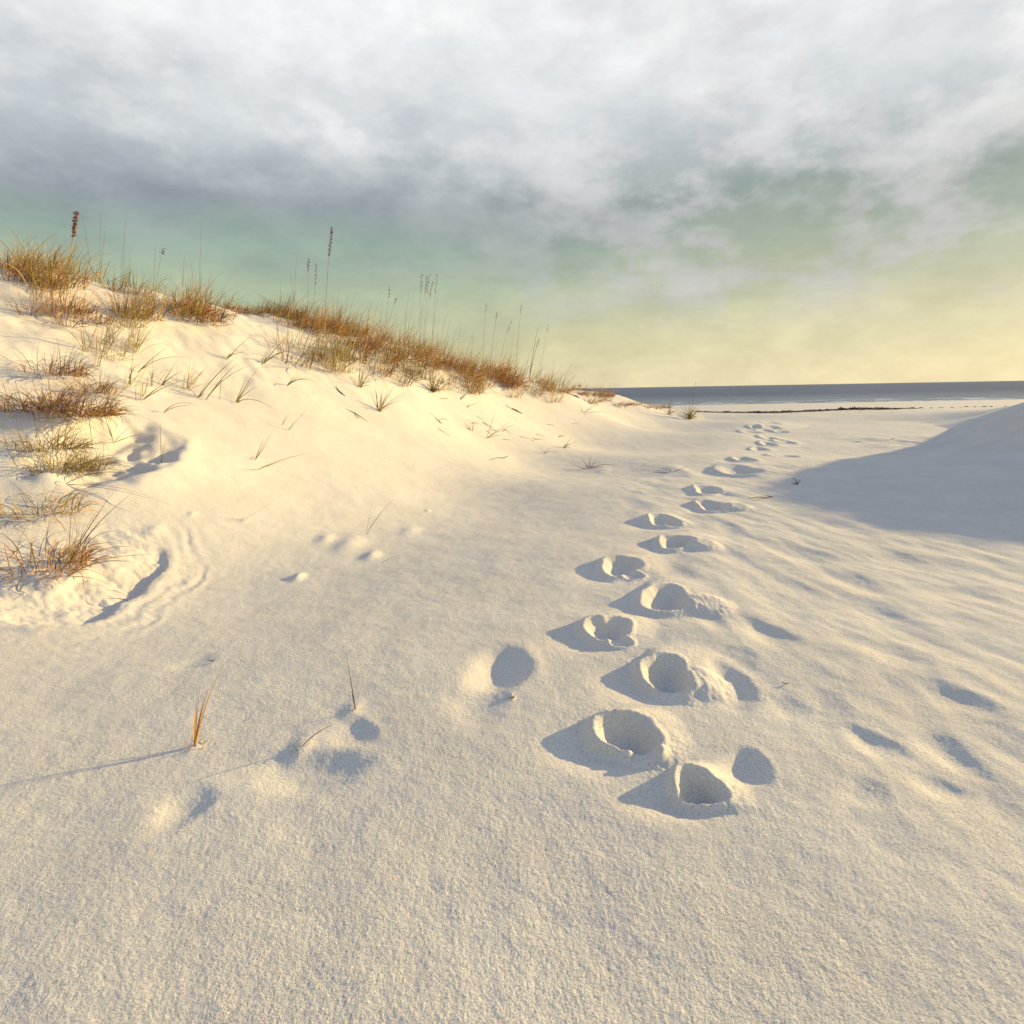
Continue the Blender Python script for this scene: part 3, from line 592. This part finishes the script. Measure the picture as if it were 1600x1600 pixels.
oats((674, 558), [(671, 428, .3), (676, 440, .25)], 'pale plumed sea oats in the middle of the tall cluster', None, .004, 10, .5, .7, 22)
oats((684, 560), [(683, 428, .28), (687, 450, .0)], 'pale plumed sea oats forming the right of the tall cluster', None, .004, 10, .5, .6, 22)
oats((764, 580), [(760, 474, .16)], 'hair thin sea oats stalk left of a nodding head towards the sea', None, .005, 6, .5, .6, 10)
oats((776, 583), [(777, 488, .14)], 'sea oats with a short nodding head on the seaward crest', None, .006, 6, .5, .6, 14)
oats((788, 586), [(799, 502, .24)], 'short sea oats leaning right below the tall bare stalk', None, .005, 6, .5, .6, 12)
oats((816, 592), [(815, 476, .14)], 'tall bare sea oats stalk on the seaward crest', None, .006, 6, .5, .6, 12)
oats((838, 600), [(842, 530, .2), (841, 512, .0)], 'sea oats with dark reddish stem near the end of the crest', None, .010, 8, .5, .5, 16)
oats((852, 604), [(857, 507, .14)], 'last thin sea oats before the sea horizon', None, .005, 5, .5, .5, 10)
oats((312, 480), [(316, 333, .0)], 'single hair thin bare stalk right of the sandy knoll', None, .003, 0, .5, .3)
oats((135, 440), [(129, 333, .0)], 'thin bare stalk right of the thick seed stalk', None, .003, 6, .5, .3)
oats((150, 446), [(158, 333, .0), (165, 360, .0)], 'dark leaning bare stalks on the far left crest', None, .0035, 8, .5, .3)
oats((186, 452), [(198, 332, .0), (190, 390, .0)], 'bare stalk bending right at the top of the knoll', None, .0035, 6, .5, .3)
oats((240, 462), [(243, 382, .0), (255, 388, .12)], 'short stalks standing on the top of the bare knoll', None, .0035, 4, .4, .4, 10)
oats((1079, 654), [(1087, 597, .3)], 'faint sea oats stalk rising from the lone beach tuft', None, .006, 4, .5, 0, 14)
thin = [(585, 530, 470), (600, 535, 470), (640, 546, 455), (700, 560, 500), (640, 548, 470), (725, 568, 500), (745, 574, 515), (805, 590, 520), (828, 597, 540),
        (463, 505, 400), (545, 523, 465), (870, 606, 560), (200, 452, 395), (285, 468, 400), (300, 470, 410), (440, 496, 440), (530, 518, 450), (572, 530, 480),
        (618, 542, 490), (655, 552, 480), (693, 560, 490), (712, 566, 510), (735, 572, 520), (770, 580, 535), (795, 588, 540), (850, 602, 555)]
for u, v, vt in thin:
    oats((u, v + 4), [(u + random.uniform(-6, 8), vt, .0), (u + random.uniform(-10, 10), vt + 30, .0)], 'thin dry stalks without heads rising from the crest grass', 'thin headless stalks on the crest', .004, 5, .5, .5)

# ------------------------------------------------------------------ small litter
def twig(px, tips, label, r_=.004, m=None):
    p, tt, ok = hit(*px, H); p = p[0]; cs = []
    for (u, v) in tips:
        e, te, o2 = hit(u, v, H); e = e[0] - p; e[2] += .012; s = np.linspace(0, 1, 7)[:, None]; b = np.array([0, 0, .004])
        cs.append(b + (e - b) * s + np.array([0, 0, .02]) * np.sin(s * 3.1) * np.linalg.norm(e) + .01 * np.linalg.norm(e) * rng.normal(size=(7, 3)))
    V_, F_ = tubes(cs, r_, r_ * .4); o = link('twig', mesh_np('twig', V_, F_, m or m_dead), None, p); tag(o, label, 'twig'); return o
twig((1208, 777), [(1180, 783), (1170, 780), (1196, 776)], 'dark forked twig lying on the edge of the blue shade', .008)
twig((1246, 757), [(1238, 748), (1236, 756), (1250, 752)], 'small upright dark twig within the blue shade', .008)
twig((1394, 686), [(1388, 688), (1400, 684)], 'tiny dark scrap of driftwood alone in the blue shade', .012)
twig((803, 1091), [(795, 1094), (806, 1087)], 'black chip of wood just below the deep hollow in the foreground', .0035)
twig((333, 1034), [(324, 1035), (336, 1034)], 'small dark chip on the left foreground sand', .003)
twig((555, 646), [(575, 660), (540, 640), (560, 655)], 'dark fallen stem pointing down the middle of the dune face', .006, m_rust)
twig((530, 612), [(540, 620), (525, 605)], 'thick grey fallen stem on the dune face beside the tufts', .010)
twig((690, 662), [(672, 645), (680, 655)], 'fallen stem half buried in the middle of the lower face', .006, m_rust)
twig((905, 622), [(870, 608), (890, 616)], 'long dark fallen stalk below the far crest mat', .022)
twig((815, 646), [(790, 634), (800, 640)], 'fallen stalk on the lower face under the seaward band', .016)
twig((787, 716), [(765, 719), (795, 713)], 'pale twig scrap alone on the smooth flat at the middle', .008)
twig((1228, 1070), [(1222, 1069), (1232, 1071)], 'black speck of shell between soft hollows at the right', .003)
twig((1345, 690), [(1330, 692)], 'thin stick stuck in the shaded sand at the right', .010)

for k in range(22):
    u = random.uniform(660, 900); v = np.interp(u, [660, 760, 900], [640, 668, 690]) + random.gauss(0, 12); a = random.uniform(-.6, .9); l_ = random.uniform(8, 22)
    o = twig((u, v), [(u + l_, v + l_ * a), (u + l_ * .5, v - l_ * .3)][:random.choice((1, 1, 2))], 'thin dry stem fallen among others on the lower dune face', random.choice((.004, .005, .007)), random.choice((m_dead, m_rust, m_gold)))
    o['group'] = 'dry stems fallen on the lower dune face'

# the wrack of weed left along the beach: uncountable scraps
Vs, Fs = [], []; o_ = 0
for _ in range(2600):
    u = rng.uniform(1075, 1425) if rng.uniform() < .93 else rng.uniform(960, 1700); dens = .5 + .5 * math.sin(u * .043) + .3 * math.sin(u * .017)
    if rng.uniform() > dens + .3: continue
    yw = np.interp(u, [960, 1150, 1420, 1700], [33.5, 33.0, 36.0, 40]) + rng.normal(0, .35) + .5 * math.sin(u * .03)
    xw = (u - 800) / F * yw * 1.02
    zc = float(H(np.array([xw]), np.array([yw]))[0]); s = rng.uniform(.03, .13) * (1.2 if 1290 < u < 1370 else .85)
    vs = rng.normal(size=(6, 3)) * np.array([s, s * .7, s * .38]); vs[:, 2] = np.abs(vs[:, 2])
    c = np.array([xw, yw, zc])
    for f in ((0, 1, 2), (0, 2, 3), (0, 3, 4), (0, 4, 1), (5, 2, 1), (5, 3, 2), (5, 4, 3), (5, 1, 4)): Fs.append([o_ + q_ for q_ in f])
    Vs.append(vs + c); o_ += 6
wr = link('wrack_line', mesh_np('wrack_line', np.concatenate(Vs), np.array(Fs), m_dead, False)); tag(wr, 'dark broken line of washed up seaweed along the beach before the sea', 'seaweed', None, 'stuff')
